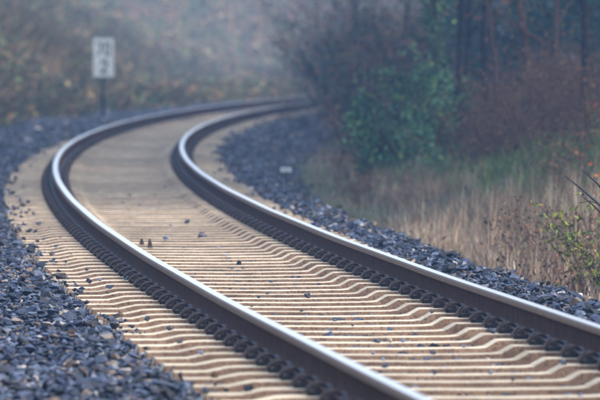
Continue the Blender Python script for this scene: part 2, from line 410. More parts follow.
def stones_from(P, size, variants, name, mat, parent=None):
    n = len(P); Rm = rand_rot(n, rng)
    # crushed rock settles flat: damp the tilt of most stones
    tilt = rng.normal(0, .38, (n, 2)); yaw = rng.uniform(0, 6.283, n); c, s_ = np.cos(yaw), np.sin(yaw)
    Zm = np.zeros((n, 3, 3)); Zm[:, 0, 0] = c; Zm[:, 0, 1] = -s_; Zm[:, 1, 0] = s_; Zm[:, 1, 1] = c; Zm[:, 2, 2] = 1
    cx_, sx_ = np.cos(tilt[:, 0]), np.sin(tilt[:, 0]); Xm = np.zeros((n, 3, 3)); Xm[:, 0, 0] = 1; Xm[:, 1, 1] = cx_; Xm[:, 1, 2] = -sx_; Xm[:, 2, 1] = sx_; Xm[:, 2, 2] = cx_
    cy_, sy_ = np.cos(tilt[:, 1]), np.sin(tilt[:, 1]); Ym = np.zeros((n, 3, 3)); Ym[:, 1, 1] = 1; Ym[:, 0, 0] = cy_; Ym[:, 0, 2] = sy_; Ym[:, 2, 0] = -sy_; Ym[:, 2, 2] = cy_
    keep = rng.random(n) < .8; Rm[keep] = (Xm @ Ym @ Zm)[keep]
    vi = rng.integers(0, len(variants), n); Vs = []; Fs = []; base = 0
    for k, (V, F) in enumerate(variants):
        m = np.where(vi == k)[0]
        if not len(m): continue
        A = np.einsum('nij,vj->nvi', Rm[m], V) * size[m][:, None, None]; A[..., 2] *= .85
        A += P[m][:, None, :]
        Vs.append(A.reshape(-1, 3)); Fs.append((F[None] + base + np.arange(len(m))[:, None, None] * len(V)).reshape(-1, 3)); base += len(m) * len(V)
    return me_obj(name, mesh_np(name, np.concatenate(Vs), np.concatenate(Fs), False, [mat]), parent)
zones = [  # s0 s1 o0 o1 spacing size near?
    (13, 48, -3.0, -1.27, .038, .026, 1), (48, 85, -3.6, -1.27, .060, .036, 0), (85, 175, -4.6, -1.27, .085, .050, 0),
    (22, 66, 1.27, 2.42, .038, .026, 1), (66, 90, 1.27, 2.42, .060, .036, 0), (90, 170, 1.27, 2.5, .085, .050, 0)]
near_pts = []
for s0, s1, o0, o1, sp, size, near in zones:
    s, o, X, Y = scatter(s0, s1, o0, o1, sp)
    # irregular edge towards the sleeper ends and the grass
    sz = size * rng.lognormal(0, .36, len(s)); sz = np.clip(sz, size * .4, size * 2.1)
    pile = np.sin(s * 2.3 + o * 5) * .008 + np.sin(s * 5.1 - o * 7) * .006
    Z = tz(s, o) + rng.uniform(-.012, .022, len(s)) + pile
    thin = rng.random(len(s)) < np.clip((2.55 - o) / .35, 0, 1)
    P = np.stack([X, Y, Z], 1)[thin]; sz = sz[thin]
    if near: near_pts.append((P, sz))
    else: tag(stones_from(P, sz, VAR_F, 'ballast_gravel', M_STONE_I), 'blue-grey crushed stone ballast beyond the near stretch of the curve', 'gravel', kind='stuff')
P = np.concatenate([a for a, b in near_pts]); sz = np.concatenate([b for a, b in near_pts])
# a second, sparser layer of bigger stones lying proud
k2 = rng.random(len(P)) < .16
P2 = P[k2].copy(); P2[:, 2] += .022; P2[:, :2] += rng.uniform(-.02, .02, (len(P2), 2)); P = np.concatenate([P, P2]); sz = np.concatenate([sz, sz[k2] * 1.15])
u = 300 + FPX * P[:, 0] / P[:, 1]; v = HOR - FPX * (P[:, 2] - CAM_H) / P[:, 1]
score = sz / P[:, 1] * ((u > 0) & (u < 600) & (v < 402)) + (P[:, 2] - tz(*inv(P[:, 0], P[:, 1]))) * .01
order = np.argsort(-score); solo = order[:300]; rest = order[300:]
tag(stones_from(P[rest], sz[rest], VAR_N, 'ballast_gravel', M_STONE_I), 'blue-grey crushed stone ballast heaped along the near stretch of both rails', 'gravel', kind='stuff')
SOLO = []
for k, (V, F) in enumerate(VAR_N): SOLO.append(mesh_np('stone', V, F, False, [M_STONE_O]))
for n_, i in enumerate(solo):
    o = me_obj('stone', SOLO[n_ % 16], bed); o.location = P[i]; o.scale = [float(sz[i])] * 3
    o.rotation_euler = (random.gauss(0, .35), random.gauss(0, .35), random.uniform(0, 6.28))
# between the sleepers: lower, just peeping up against the flanks
s, o, X, Y = scatter(13, 95, -1.28, 1.28, .055)
ph = ((s - SLEEPER_S[0]) / .6) % 1.0
k = (ph > .17) & (ph < .83); s, o, X, Y = s[k], o[k], X[k], Y[k]
sz = .027 * rng.lognormal(0, .25, len(s)); Z = tz(s, o) + rng.uniform(-.010, .021, len(s)) + .012 * np.clip((np.abs(o) - .9) / .3, 0, 1)
tag(stones_from(np.stack([X, Y, Z], 1), sz, VAR_F, 'ballast_gravel', M_STONE_I), 'low ballast lying in the gaps between the concrete sleepers', 'gravel', kind='stuff')

s, o, X, Y = scatter(13, 120, -1.36, -1.02, .05); s2, o2, X2, Y2 = scatter(24, 120, 1.02, 1.36, .05)
s = np.concatenate([s, s2]); o = np.concatenate([o, o2]); X = np.concatenate([X, X2]); Y = np.concatenate([Y, Y2])
edge = 1.20 + .07 * np.sin(s * 1.1) + .05 * np.sin(s * 3.7 + 1); k = rng.random(len(s)) < np.clip((np.abs(o) - edge) * 4.5, .015, .75); s, o, X, Y = s[k], o[k], X[k], Y[k]
ph = np.abs((((s - SLEEPER_S[0]) / .6) + .5) % 1.0 - .5) * .6
sz = .024 * rng.lognormal(0, .35, len(s)); Z = np.where((ph < .10) & (np.abs(o) < 1.3), SEAT - .022, -.230) + sz * .45
tag(stones_from(np.stack([X, Y, Z], 1), sz, VAR_F, 'ballast_gravel', M_STONE_I), 'crushed stones spilt over the ends of the concrete sleepers', 'gravel', kind='stuff')

# loose stones lying on the sleepers: (column, row) in the 600x400 photograph read onto the sleeper tops once, size, label
LOOSE = [
 (201, 236.5, .042, 0, 'dark pointed stone standing highest among those between the rails'),
 (185.5, 222, .036, 0, 'dark rounded stone lying alone farthest up between the rails'),
 (165, 239, .034, 1, 'blue-grey flat stone beside the two upright rusty stubs'),
 (184, 247, .022, 0, None), (217.5, 246, .028, 1, None), (233, 268.5, .030, 0, None), (240, 266.5, .022, 0, None), (271.6, 282, .026, 0, None),
 (265.6, 292.5, .022, 0, None), (256, 296, .026, 0, None), (309, 298, .032, 0, 'long dark stone lying mid track right of the other chips'), (250, 305, .020, 0, None), (374, 340, .032, 0, 'dark flat stone lying on a near sleeper between the rails'),
 (404, 342, .028, 1, None), (390, 342, .020, 2, 'small cream stone lying on a near sleeper beside a dark flat one'), (430, 352, .030, 0, None), (386, 367, .030, 0, 'black angular chip standing on the near sleepers close to the outer rail'),
 (370, 352, .022, 1, None), (379, 358, .022, 1, None), (430, 371, .028, 0, None), (568.5, 366, .026, 1, 'blue chip lying against the inner rail clips nearest the camera'), (492.7, 374, .026, 1, None),
 (582.5, 396, .024, 1, None), (437, 315, .030, 0, None), (484, 330, .030, 0, 'dark stone wedged beside the kink of a sleeper near the inner rail'),
 (110, 288, .036, 0, 'dark slab-shaped stone on the sleeper ends outside the outer rail'), (124, 278, .030, 1, 'pale blue flake touching the outer rail clips'), (145, 319.5, .036, 0, None), (167, 328, .036, 0, None),
 (38.5, 224.5, .036, 0, 'black stone on the sleeper ends where the outer rail bends away'), (26, 213, .040, 0, None), (44, 240, .030, 0, None), (56, 247, .032, 0, None), (129.5, 195, .026, 0, None), (164.5, 186, .032, 0, None), (170, 210, .026, 1, None),
 (129.5, 210, .026, 0, None), (20, 200, .034, 0, None), (33, 214, .030, 0, None), (66, 262, .030, 0, None), (70, 253, .026, 1, None), (176, 340, .030, 0, None), (198, 352, .030, 1, None), (352, 325, .022, 0, None), (140, 205, .022, 0, None), (155, 195, .024, 0, None), (210, 225, .022, 0, None), (225, 255, .020, 1, None),
 (88, 271, .026, 0, None), (98, 279, .024, 1, None), (60, 236, .024, 0, None), (50, 228, .022, 0, None), (300, 310, .020, 0, None), (330, 318, .020, 1, None), (460, 345, .022, 1, None), (520, 383, .024, 0, None)]
def solid_stone(name, c):
    return noise_mat(name, [(.3, tuple(x * .6 for x in c)), (.7, tuple(x * 1.3 for x in c))], 40, rough=.5, bs=.4, bd=.004, spec=.5)
M_LS = [solid_stone('dark_chip', (.035, .042, .07)), solid_stone('blue_grey_chip', (.14, .19, .30)), solid_stone('cream_chip', (.50, .42, .28))]
def top_at(off):
    a = abs(off); return SEAT + float(np.interp(a, [0, .42, .462, .525, .56, .97, 1.03, 1.13, 1.3], [-.044, -.040, -.036, -.001, 0, 0, -.002, -.022, -.022]))
USED = set()
def on_track(px, py, z):
    D = FPX * (CAM_H - z) / (py - HOR); return inv((px - 300) / FPX * D, D)
for i, (px, py, r, ci, lab) in enumerate(LOOSE):
    z = -.185
    for _ in range(3):
        s, o = on_track(px, py + 1, z); s, o = float(s[0]), float(o[0]); z = top_at(o)
    ks = round((s - SLEEPER_S[0]) / .6); s = SLEEPER_S[ks] - .03
    x, y = pos(s, o)
    V, F = hull_stone(12, 400 + i, .8); V = V * r * (1 if lab else .72); V[:, 2] -= V[:, 2].min()
    ob = me_obj('stone', mesh_np('stone', V, F, False, [M_LS[ci]])); ob.location = (float(x), float(y), z - .001); ob.rotation_euler = (0, 0, random.uniform(0, 6))
    if lab:
        tag(ob, lab, 'stone', 'loose stones on the sleepers')
        if ks not in USED: USED.add(ks); SLEEPERS[ks]['label'] = 'pale concrete sleeper carrying the ' + (lab[:lab.find(' ', 18)] if ' stone' not in lab else lab[:lab.find(' stone') + 6])
    else:
        side = 'outside the outer rail' if o < -.8 else 'between the rails'
        kind = ['small dark ballast chip', 'small blue-grey ballast chip', 'small cream chip'][ci]
        tag(ob, kind + ' lying loose on the sleepers ' + side, 'stone', ['dark ', 'blue-grey ', 'cream '][ci] + 'chips on the sleepers ' + side)
for j, (px, py) in enumerate(((143, 246.5), (149.2, 248))):
    s, o = on_track(px, py, -.206); s, o = float(s[0]), float(o[0]); s = SLEEPER_S[round((s - SLEEPER_S[0]) / .6)] - .02 * j
    x, y = pos(s, o); b = MB(); h = .052 if j == 0 else .066; wd = .019
    b.prism([(-wd, -.014), (wd, -.016), (wd * .9, .014), (-wd * .8, .015)], 0, h * .6, 0, .75); b.prism([(-wd * .72, -.010), (wd * .6, -.011), (wd * .6, .009), (-wd * .6, .010)], h * .6, h, 0, .55)
    ob = b.build('metal_stub', M_STUB); ob.location = (float(x), float(y), top_at(o) - .001); ob.rotation_euler = (0, 0, .2 * j)
    tag(ob, ['shorter rusty stub standing upright on a sleeper beside the outer rail', 'taller rusty stub standing upright, farther from the outer rail of the two'][j], 'stub', 'upright rusty stubs')

# ------------------------------------------------------------------ hectometre sign
D = 130.0; sx = (103.6 - 300) / FPX * D; ss_, oo_ = inv(sx, D); gz = float(tz(ss_, oo_)[0])
sg = empty('distance_sign', (sx, D, gz), 0); tag(sg, 'white upright board with black numbers 70 over 2 on a dark post beyond the curve', 'sign')
b = MB(); b.tube([(0, .03, -.3), (0, .03, 1.50 - gz)], .036, 10); b.build('post', M_POST, sg)
zc = CAM_H - 12.6 / FPX * D - gz
b = MB(); hw, hh = .222, .415
b.prism([(-hw, -.004), (hw, -.004), (hw, -.016), (-hw, -.016)], zc - hh, zc + hh); board = b.build('board', M_WHITE, sg)
b = MB()
for zz in (-.25, .25): b.box(-.06, .06, -.0035, .0, zc + zz - .02, zc + zz + .02); b.tube([(-.05, .03, zc + zz), (.05, .03, zc + zz)], .042, 8)
b.build('bracket', M_POST, sg)
def digit(name, strokes, x0, z0, w_, h_, t):
    b = MB()
    for n_, (a, c) in enumerate(strokes):
        ax, az, cx_, cz = x0 + a[0] * w_, z0 + a[1] * h_, x0 + c[0] * w_, z0 + c[1] * h_
        d = Vector((cx_ - ax, 0, cz - az)); l = d.length; d.normalize(); nn = Vector((-d.z, 0, d.x)) * t / 2; e = d * t / 2
        y0 = -.0165 - .0004 * n_; A = Vector((ax, 0, az)) - e; C = Vector((cx_, 0, cz)) + e
        q = [A - nn, C - nn, C + nn, A + nn]
        b.add([(p.x, y0, p.z) for p in q] + [(p.x, y0 - .002, p.z) for p in q], [(0, 1, 2, 3), (7, 6, 5, 4), (0, 4, 5, 1), (1, 5, 6, 2), (2, 6, 7, 3), (3, 7, 4, 0)])
    return b.build(name, M_BLACK, board)
seven = [((0, 1), (1, 1)), ((1, 1), (.35, 0))]
zero = [((.2, 1), (.8, 1)), ((.8, 1), (1, .8)), ((1, .8), (1, .2)), ((1, .2), (.8, 0)), ((.8, 0), (.2, 0)), ((.2, 0), (0, .2)), ((0, .2), (0, .8)), ((0, .8), (.2, 1))]
two = [((0, .8), (.2, 1)), ((.2, 1), (.8, 1)), ((.8, 1), (1, .8)), ((1, .8), (1, .62)), ((1, .62), (0, 0)), ((0, 0), (1, 0))]
digit('numeral', seven, -.135, zc + .06, .10, .25, .036); digit('numeral', zero, .035, zc + .06, .10, .25, .036); digit('numeral', two, -.05, zc - .32, .12, .25, .038)

# small white marker at the edge of the ballast
D = 66.0; mx = (286 - 300) / FPX * D; s_, o_ = inv(mx, D); mz = CAM_H - (169.8 - HOR) / FPX * D
mk = empty('cable_marker', (mx, D, float(tz(s_, o_)[0])), 0); tag(mk, 'tiny white marker with two bars at the grassy edge of the ballast', 'marker')
mz -= float(tz(s_, o_)[0])
b = MB(); b.box(-.062, .062, -.012, .012, mz + .006, mz + .025); b.build('bar', M_WHITE, mk)
b = MB(); b.box(-.062, .062, -.012, .012, mz - .022, mz - .003); b.build('bar', M_WHITE, mk)
b = MB(); b.box(-.010, .010, .013, .022, -.12, mz + .02); b.build('stake', M_POST, mk)

# ------------------------------------------------------------------ vegetation
def blades(name, X, Y, Z, H, W, lean, mat, parent=None, seg=3, droop=.25, azim=None):
    n = len(X); a = rng.uniform(0, 2 * math.pi, n) if azim is None else azim
    la = rng.uniform(0, 2 * math.pi, n) if azim is None else azim
    d = np.stack([np.cos(la), np.sin(la)], 1); wv = np.stack([-np.sin(a), np.cos(a)], 1)
    # face roughly towards the track so that blades do not vanish edge on
    wv = wv * .6 + np.array([.8, 0]); wv /= np.linalg.norm(wv, axis=1)[:, None]
    V = np.zeros((n, 2 * seg + 1, 3))
    for k in range(seg + 1):
        t = k / seg; off = (lean * t + droop * t * t * lean)[:, None] * d * H[:, None]
        z = Z + H * (t - .25 * lean * t * t); wk = W * (1 - t * .75) / 2
        if k < seg:
            for j, sg_ in ((0, -1), (1, 1)):
                V[:, 2 * k + j, 0] = X + off[:, 0] + sg_ * wv[:, 0] * wk; V[:, 2 * k + j, 1] = Y + off[:, 1] + sg_ * wv[:, 1] * wk; V[:, 2 * k + j, 2] = z
        else:
            V[:, 2 * k, 0] = X + off[:, 0]; V[:, 2 * k, 1] = Y + off[:, 1]; V[:, 2 * k, 2] = z
    m = 2 * seg + 1; base = np.arange(n)[:, None] * m; F4 = []
    for k in range(seg - 1): F4.append(base + np.array([[2 * k, 2 * k + 1, 2 * k + 3, 2 * k + 2]]))
    F3 = base + np.array([[2 * seg - 2, 2 * seg - 1, 2 * seg]])
    me = mesh_np(name, V.reshape(-1, 3), [np.concatenate(F4), F3] if F4 else [F3], False, [mat])
    return me_obj(name, me, parent)
def leaves(name, P, size, mat, parent=None, wd=.28):
    """folded diamond leaves"""
    n = len(P); Rm = rand_rot(n, rng); L = np.array([[0, -.5, 0], [wd, 0, .07], [0, .55, 0], [-wd, 0, .07]])
    A = np.einsum('nij,vj->nvi', Rm, L) * size[:, None, None] + P[:, None, :]
    b = np.arange(n)[:, None] * 4
    F = np.concatenate([b + np.array([[0, 1, 2]]), b + np.array([[0, 2, 3]])])
    return me_obj(name, mesh_np(name, A.reshape(-1, 3), F, False, [mat]), parent)
def fr_pick(n, s0, s1, o0, o1, margin=1.2):
    s = rng.uniform(s0, s1, n); o = rng.uniform(o0, o1, n); X, Y = pos(s, o); k = frustum(X, Y, margin); return s[k], o[k], X[k], Y[k]

# tall dry grass beside the ballast
s, o, X, Y = fr_pick(110000, 24, 100, 2.25, 5.6)
dens = np.sin(s * 1.3 + o * 2) * .25 + np.sin(s * .45 - o) * .25 + .6
k = rng.random(len(s)) < np.where((s > 54) & (o > 4.0), .3, 1) * np.where((s > 60) & (o < 3.0 + np.clip((s - 60) / 60, 0, .6)), .12, 1) * dens * np.clip(1.15 - (o - 3.3) / 1.5, 0.06, 1) * np.clip((o - 2.2) / .35, .15, 1); s, o, X, Y = s[k], o[k], X[k], Y[k]
H = rng.lognormal(-.92, .32, len(s)) * np.clip(.45 + (o - 2.2) * .6, .45, 1.15) * (.85 + .25 * np.sin(s * .6 + 1)); H = np.minimum(H * .88, .8)
H *= np.interp(s, [24, 50, 56, 64, 100], [1, 1, .75, .45, .35])
tag(blades('dry_grass', X, Y, tz(s, o) - .02, H, rng.uniform(.004, .010, len(s)), rng.uniform(.05, .7, len(s)), M_DRY, azim=np.sin(s * 2.1 + o * 3) * 2.2 + np.sin(s * .8 - o) * 2 + rng.normal(0, .8, len(s))), 'tall pale dry grass standing along the foot of the bank', 'grass', kind='stuff')
# short green grass on the bank and verge
s, o, X, Y = fr_pick(90000, 26, 120, 2.2, 9.5)
patch = np.sin(s * .35 + 1.2) + np.sin(o * 1.3 + s * .2) + 3 * ((s > 50) & (s < 68) & (o > 3.7) & (np.sin(s * 1.9 + o * 2.3) > -.4))
k = rng.random(len(s)) < np.clip(.45 + .35 * patch, .08, 1) * np.clip((o - 3.0) / 1.2, .05, 1) * np.where((s > 68) & (o < 6), .35, 1); s, o, X, Y = s[k], o[k], X[k], Y[k]
tag(blades('green_grass', X, Y, tz(s, o) - .01, rng.uniform(.08, .30, len(s)), rng.uniform(.008, .016, len(s)), rng.uniform(.1, .7, len(s)), M_GRASS, seg=2), 'short green grass growing on the bank behind the dry grass', 'grass', kind='stuff')
# leaf litter of the bank and low brambles
s, o, X, Y = fr_pick(60000, 26, 140, 2.3, 14); k = rng.random(len(s)) < np.clip((o - 4.2) / 1.2, .04, 1); s, o, X, Y = s[k], o[k], X[k], Y[k]
tag(leaves('leaf_litter', np.stack([X, Y, tz(s, o) + rng.uniform(0, .10, len(s)) + (rng.random(len(s)) < .4) * rng.uniform(0, .35, len(s))], 1), rng.uniform(.04, .10, len(s)), M_BROWNLEAF), 'brown fallen leaves and low brambles covering the wooded bank', 'leaves', kind='stuff')
# far hillside on the outside of the curve
s, o, X, Y = fr_pick(190000, 95, 350, -24, -4.3)
k = (np.abs(X / Y * FPX) < 420); s, o, X, Y = s[k], o[k], X[k], Y[k]
big = np.sin(s * .5 + o * .8) + np.sin(s * .21 - o * .5 + 1)
hgt = rng.uniform(0, .35, len(s)) * (1 + .4 * big)
tag(leaves('hillside_undergrowth', np.stack([X, Y, tz(s, o) + hgt], 1), rng.uniform(.08, .22, len(s)), M_HLEAF), 'russet and green undergrowth covering the misty hillside beyond the curve', 'undergrowth', kind='stuff')
s, o, X, Y = fr_pick(80000, 95, 290, -18, -4.4)
k = (np.abs(X / Y * FPX) < 420); s, o, X, Y = s[k], o[k], X[k], Y[k]
tag(blades('hillside_grass', X, Y, tz(s, o), rng.uniform(.25, .75, len(s)), rng.uniform(.015, .04, len(s)), rng.uniform(.4, 1.1, len(s)), M_HLEAF, seg=2, azim=rng.normal(-.35, .5, len(s))), 'leaning grass and bramble stems on the misty hillside', 'grass', kind='stuff')

def at(px, D_, dz=0.0):
    x = (px - 300) / FPX * D_; s, o = inv(x, D_); return Vector((x, D_, float(tz(s, o)[0]) + dz))
def grow(mb, p, d, L, r, depth, tips, spread=.5, seg=4, droop=0.0, n_side=5):
    pts = [p.copy()]; rad = [r]; q = p.copy(); dd = d.normalized()
    for i in range(seg):
        dd = (dd + Vector((random.gauss(0, .13), random.gauss(0, .13), random.gauss(0, .08) - droop))).normalized()
        q = q + dd * L / seg; pts.append(q.copy()); rad.append(max(r * (1 - .7 * (i + 1) / seg), .0015))
    mb.tube(pts, rad, n_side if r > .02 else 3, cap=False)
    if depth <= 0: tips += pts[1:]; return
    for i in range(random.randint(3, 5)):
        j = random.randint(1, seg); t = pts[j]
        nd = (dd + Vector((random.gauss(0, spread), random.gauss(0, spread), random.gauss(.05, spread * .7)))).normalized()
        grow(mb, t, nd, L * random.uniform(.4, .7), rad[j] * .65, depth - 1, tips, spread, seg, droop, n_side)
def leaf_cloud(tips, per, jit, s0, s1):
    T = np.array([t[:] for t in tips]); T = np.repeat(T, per, 0); T += rng.normal(0, jit, T.shape); return T, rng.uniform(s0, s1, len(T))

def tree(px, D_, h, r, bark, leafm, label, group, lean=(0, 0), ivy=0, per=3, cat='tree', name='tree'):
    base = at(px, D_, -.1); root = empty(name, base); tag(root, label, cat, group)
    tb = MB(); pts = []; rad = []; n = 9
    for i in range(n + 1):
        t = i / n; pts.append(Vector((lean[0] * t * h + math.sin(t * h * 1.7 + px) * .055 + math.sin(t * h * .7 + px * 2) * .07, lean[1] * t * h, t * h))); rad.append(r * (1.25 if i == 0 else 1) * (1 - .65 * t))
    tb.tube(pts, rad, 9); tb.build('trunk', bark, root)
    br = MB(); tips = []
    for i in range(2 + int(h * 1.2)):
        t = random.uniform(.22, .98); j = min(int(t * n), n - 1); p = pts[j].lerp(pts[j + 1], t * n - j)
        az = random.uniform(0, 6.28); d = Vector((math.cos(az), math.sin(az), random.uniform(.2, 1.0)))
        grow(br, p, d, h * random.uniform(.16, .32), rad[j] * .45, 1, tips, .5)
    br.build('branches', bark, root)
    if per:
        T, sz_ = leaf_cloud(tips, per, .16, .05, .11); leaves('crown', T, sz_, leafm, root)
    if ivy:
        t = rng.uniform(0, .75, ivy); a = rng.uniform(0, 6.28, ivy); rr = r + rng.exponential(.06, ivy)
        j = np.array([np.array(pts[min(int(q * n), n - 1)].lerp(pts[min(int(q * n), n - 1) + 1], q * n - min(int(q * n), n - 1))[:]) for q in t])
        leaves('ivy', np.stack([j[:, 0] + np.cos(a) * rr, j[:, 1] + np.sin(a) * rr, j[:, 2]], 1), rng.uniform(.05, .10, ivy), M_IVY, root)
    return root
def shrub(px, D_, h, wd, bark, leafm, nstem, label, group=None, per=2, ls=(.04, .08), depth=1, jit=.07, stem_r=.012, lean=(0, 0), cat='shrub', name='shrub', dz=0, spread=.45, droop=0.0):
    base = at(px, D_, -.03 + dz); root = empty(name, base); tag(root, label, cat, group)
    b = MB(); tips = []
    for i in range(nstem):
        a = random.uniform(0, 6.28); q = random.uniform(0, 1) ** .5 * wd * .45
        p = Vector((math.cos(a) * q, math.sin(a) * q, 0)); d = Vector((math.cos(a) * q / h * .9 + lean[0] + random.gauss(0, .12), math.sin(a) * q / h * .9 + lean[1], 1))
        grow(b, p, d, h * random.uniform(.6, 1.0), stem_r * random.uniform(.7, 1.3), depth, tips, spread, 4, droop)
    b.build('stems', bark, root)
    if per:
        T, sz_ = leaf_cloud(tips, per, jit, *ls); T[:, 2] = np.maximum(T[:, 2], .02); leaves('foliage', T, sz_, leafm, root)
    return root
def bush(px, D_, h, wd, bark, leafm, n, label, group=None, ls=(.05, .10), cat='bush', name='bush', dz=0):
    """dense leafy bush: uneven lobes filled with leaf-sized faces over stems"""
    base = at(px, D_, -.03 + dz); root = empty(name, base); tag(root, label, cat, group)
    b = MB(); tips = []
    for i in range(7):
        a = random.uniform(0, 6.28); grow(b, Vector((math.cos(a) * .08, math.sin(a) * .08, 0)), Vector((math.cos(a) * wd / h * .5, math.sin(a) * wd / h * .5, 1)), h * .75, .02, 1, tips, .4)
    b.build('stems', bark, root)
    C = []; 
    for i in range(17):
        a = random.uniform(0, 6.28); q = random.random() ** .5; zz = random.uniform(.15, .95); q *= math.sqrt(max(0.05, 1 - (zz * .9) ** 2))
        C.append((math.cos(a) * q * wd * .5, math.sin(a) * q * wd * .5, zz * h * .9, random.uniform(.10, .30) * min(h, wd)))
    C = np.array(C); k = rng.integers(0, len(C), n); d = rng.normal(size=(n, 3)); d /= np.linalg.norm(d, axis=1)[:, None]
    rr = C[k, 3] * rng.uniform(.35, 1.0, n) ** .5 * rng.lognormal(0, .12, n); T = C[k, :3] + d * rr[:, None]; T[:, 2] = np.maximum(T[:, 2], .03)
    leaves('foliage', T, rng.uniform(*ls, n), leafm, root); return root

# trees of the wood, one by one: image column of the foot, distance, height, trunk radius, bark
G_T = 'trees of the wood on the bank'
tree(441, 82, 6.5, .075, M_BARKG, M_IVY, 'pale mossy tree clad in ivy at the edge of the wood, above the green bush', G_T, ivy=1300, per=2)
tree(456, 84, 7.5, .06, M_BARKD, M_EVER, 'darkest straight trunk of the wood, just beside the ivy-clad one', G_T)
tree(470, 86, 7, .05, M_BARKD, M_BROWNLEAF, 'dark slim trunk second from the ivy-clad tree', G_T)
tree(528, 76, 6, .055, M_BARKB, M_BROWNLEAF, 'reddish brown trunk leaning a little among the saplings', G_T, lean=(-.07, 0))
tree(492, 84, 7, .06, M_BARKD, M_EVER, 'thin dark trunk standing in front of the evergreens', G_T)
tree(578, 76, 7, .06, M_BARKD, M_EVER, 'dark trunk near the edge of the view above the dry thicket', G_T)
tree(552, 76, 6, .04, M_BARKB, M_BROWNLEAF, 'slender reddish trunk between the leaning tree and the far dark one', G_T, lean=(.03, 0))
tree(508, 78, 6, .035, M_BARKB, M_BROWNLEAF, 'slender grey sapling just before the leaning reddish trunk', G_T, lean=(-.12, 0))
tree(405, 112, 6, .05, M_BARK, M_BROWNLEAF, 'thin grey tree rising behind the green bush', G_T, lean=(-.02, 0))
tree(372, 122, 6, .045, M_BARK, M_BROWNLEAF, 'thin tree with russet leaves at the misty end of the wood', G_T, lean=(-.10, 0), per=5)
tree(362, 140, 6, .05, M_BARK, M_BROWNLEAF, 'hazy slim tree nearest the vanishing end of the track', G_T, lean=(-.06, 0), per=5)
# evergreens behind
for i, (px, D_, h, wd) in enumerate(((478, 118, 3.4, 2.2), (508, 112, 3.2, 2.4), (545, 118, 3.4, 2.4), (580, 110, 3.2, 2.4), (612, 104, 3.2, 2.4), (452, 126, 3.2, 2.0))):
    bush(px, D_, h, wd, M_BARKD, M_EVER, 5200, ['dark evergreen bush behind the second trunk from the ivy-clad tree', 'dark evergreen bush just before the leaning reddish trunk', 'dark evergreen bush just past the leaning reddish trunk', 'dark evergreen bush behind the far dark trunk', 'dark evergreen bush cut off by the edge of the view', 'dark evergreen bush behind the ivy-clad tree'][i], 'evergreen bushes deep in the wood', ls=(.06, .12), name='evergreen_bush')
# crowns above the view, thickened to shade the far curve; outer-slope trees added unseen
def shade_tree(s, o, h, wd, n, label, group):
    x, y = pos(s, o); x, y = float(x), float(y); base = Vector((x, y, float(tz(s, o)) - .1)); root = empty('tree', base); tag(root, label, 'tree', group)
    b = MB(); k = 8; b.tube([(math.sin(i * .8 + s) * .05 * i, math.cos(i + s) * .05 * i, h * .8 * i / k) for i in range(k + 1)], [.17 * (1 - .85 * i / k) for i in range(k + 1)], 8); b.build('trunk', M_BARKD, root)
    b = MB(); tips = []
    for i in range(14):
        a = random.uniform(0, 6.28); z = h * random.uniform(.28, .78); grow(b, Vector((0, 0, z)), Vector((math.cos(a), math.sin(a), .55)), wd * .55, .05, 1, tips, .4, 4)
    b.build('branches', M_BARKD, root); T, sz_ = leaf_cloud(tips, max(1, n // len(tips)), .45, .2, .4); leaves('crown', T, sz_, M_EVER, root)
for i in range(9):
    shade_tree(56 + i * 9 + random.uniform(-2, 2), -random.uniform(8.0, 10.5), random.uniform(9, 12), 6, 5000, 'unseen tall tree added on the outer slope to shade the curve', 'shade trees added on the outer slope')
for i in range(13):
    shade_tree(52 + i * 8.5 + random.uniform(-2, 2), random.uniform(8.5, 10.5), random.uniform(11, 14), 7, 6500, 'tall dark tree at the back of the wood, crown thickened for shade', 'tall trees at the back of the wood')
for i in range(11):
    shade_tree(52 + i * 9.5 + random.uniform(-2, 2), random.uniform(12.5, 15), random.uniform(12, 15), 7, 6000, 'tall dark tree at the back of the wood, crown thickened for shade', 'tall trees at the back of the wood')
# brown twiggy undergrowth of the wood
for i, (px, D_, h, wd) in enumerate(((341, 146, 1.9, 1.4), (356, 132, 2.1, 1.4), (364, 124, 2.3, 1.7), (384, 118, 2.4, 1.7), (404, 120, 2.4, 1.8), (424, 116, 2.4, 1.8), (395, 104, 1.7, 1.2), (366, 112, 1.5, 1.1), (372, 135, 2.6, 2.0), (398, 138, 2.6, 2.2), (430, 132, 2.6, 2.2))):
    shrub(px, D_, h, wd, (M_BARK, M_BARKD)[i % 2], (M_BROWNLEAF, M_HLEAF, M_BROWNLEAF, M_EVER)[i % 4], 22, 'bare twiggy shrub with a few russet leaves at the misty end of the wood', 'twiggy shrubs at the misty end of the wood', per=1, depth=2, stem_r=.020, lean=(-.12, 0), ls=(.05, .09), jit=.08, name='twiggy_shrub')
shrub(322, 120, .95, .9, M_BARKD, M_BROWNLEAF, 12, 'dark twigs arching over the vanishing end of the rails', None, per=1, depth=2, lean=(-.5, 0), ls=(.03, .06), stem_r=.009, name='twiggy_shrub', droop=.04)
shrub(356, 96, .9, .8, M_BARK, M_BROWNLEAF, 14, 'low brown shrub at the ballast edge below the misty shrubs', None, per=2, depth=1, lean=(-.1, 0), stem_r=.008)
# green leafy bushes
bush(404, 80, 1.5, 1.5, M_BARK, M_IVY, 2300, 'green leafy bush at the corner of the wood, largest and brightest')
bush(376, 82, .95, .75, M_BARK, M_IVY, 2600, 'smaller green bush on the track side of the largest one')
bush(436, 86, 1.35, 1.1, M_BARK, M_IVY, 1700, 'green bush at the foot of the ivy-clad tree')
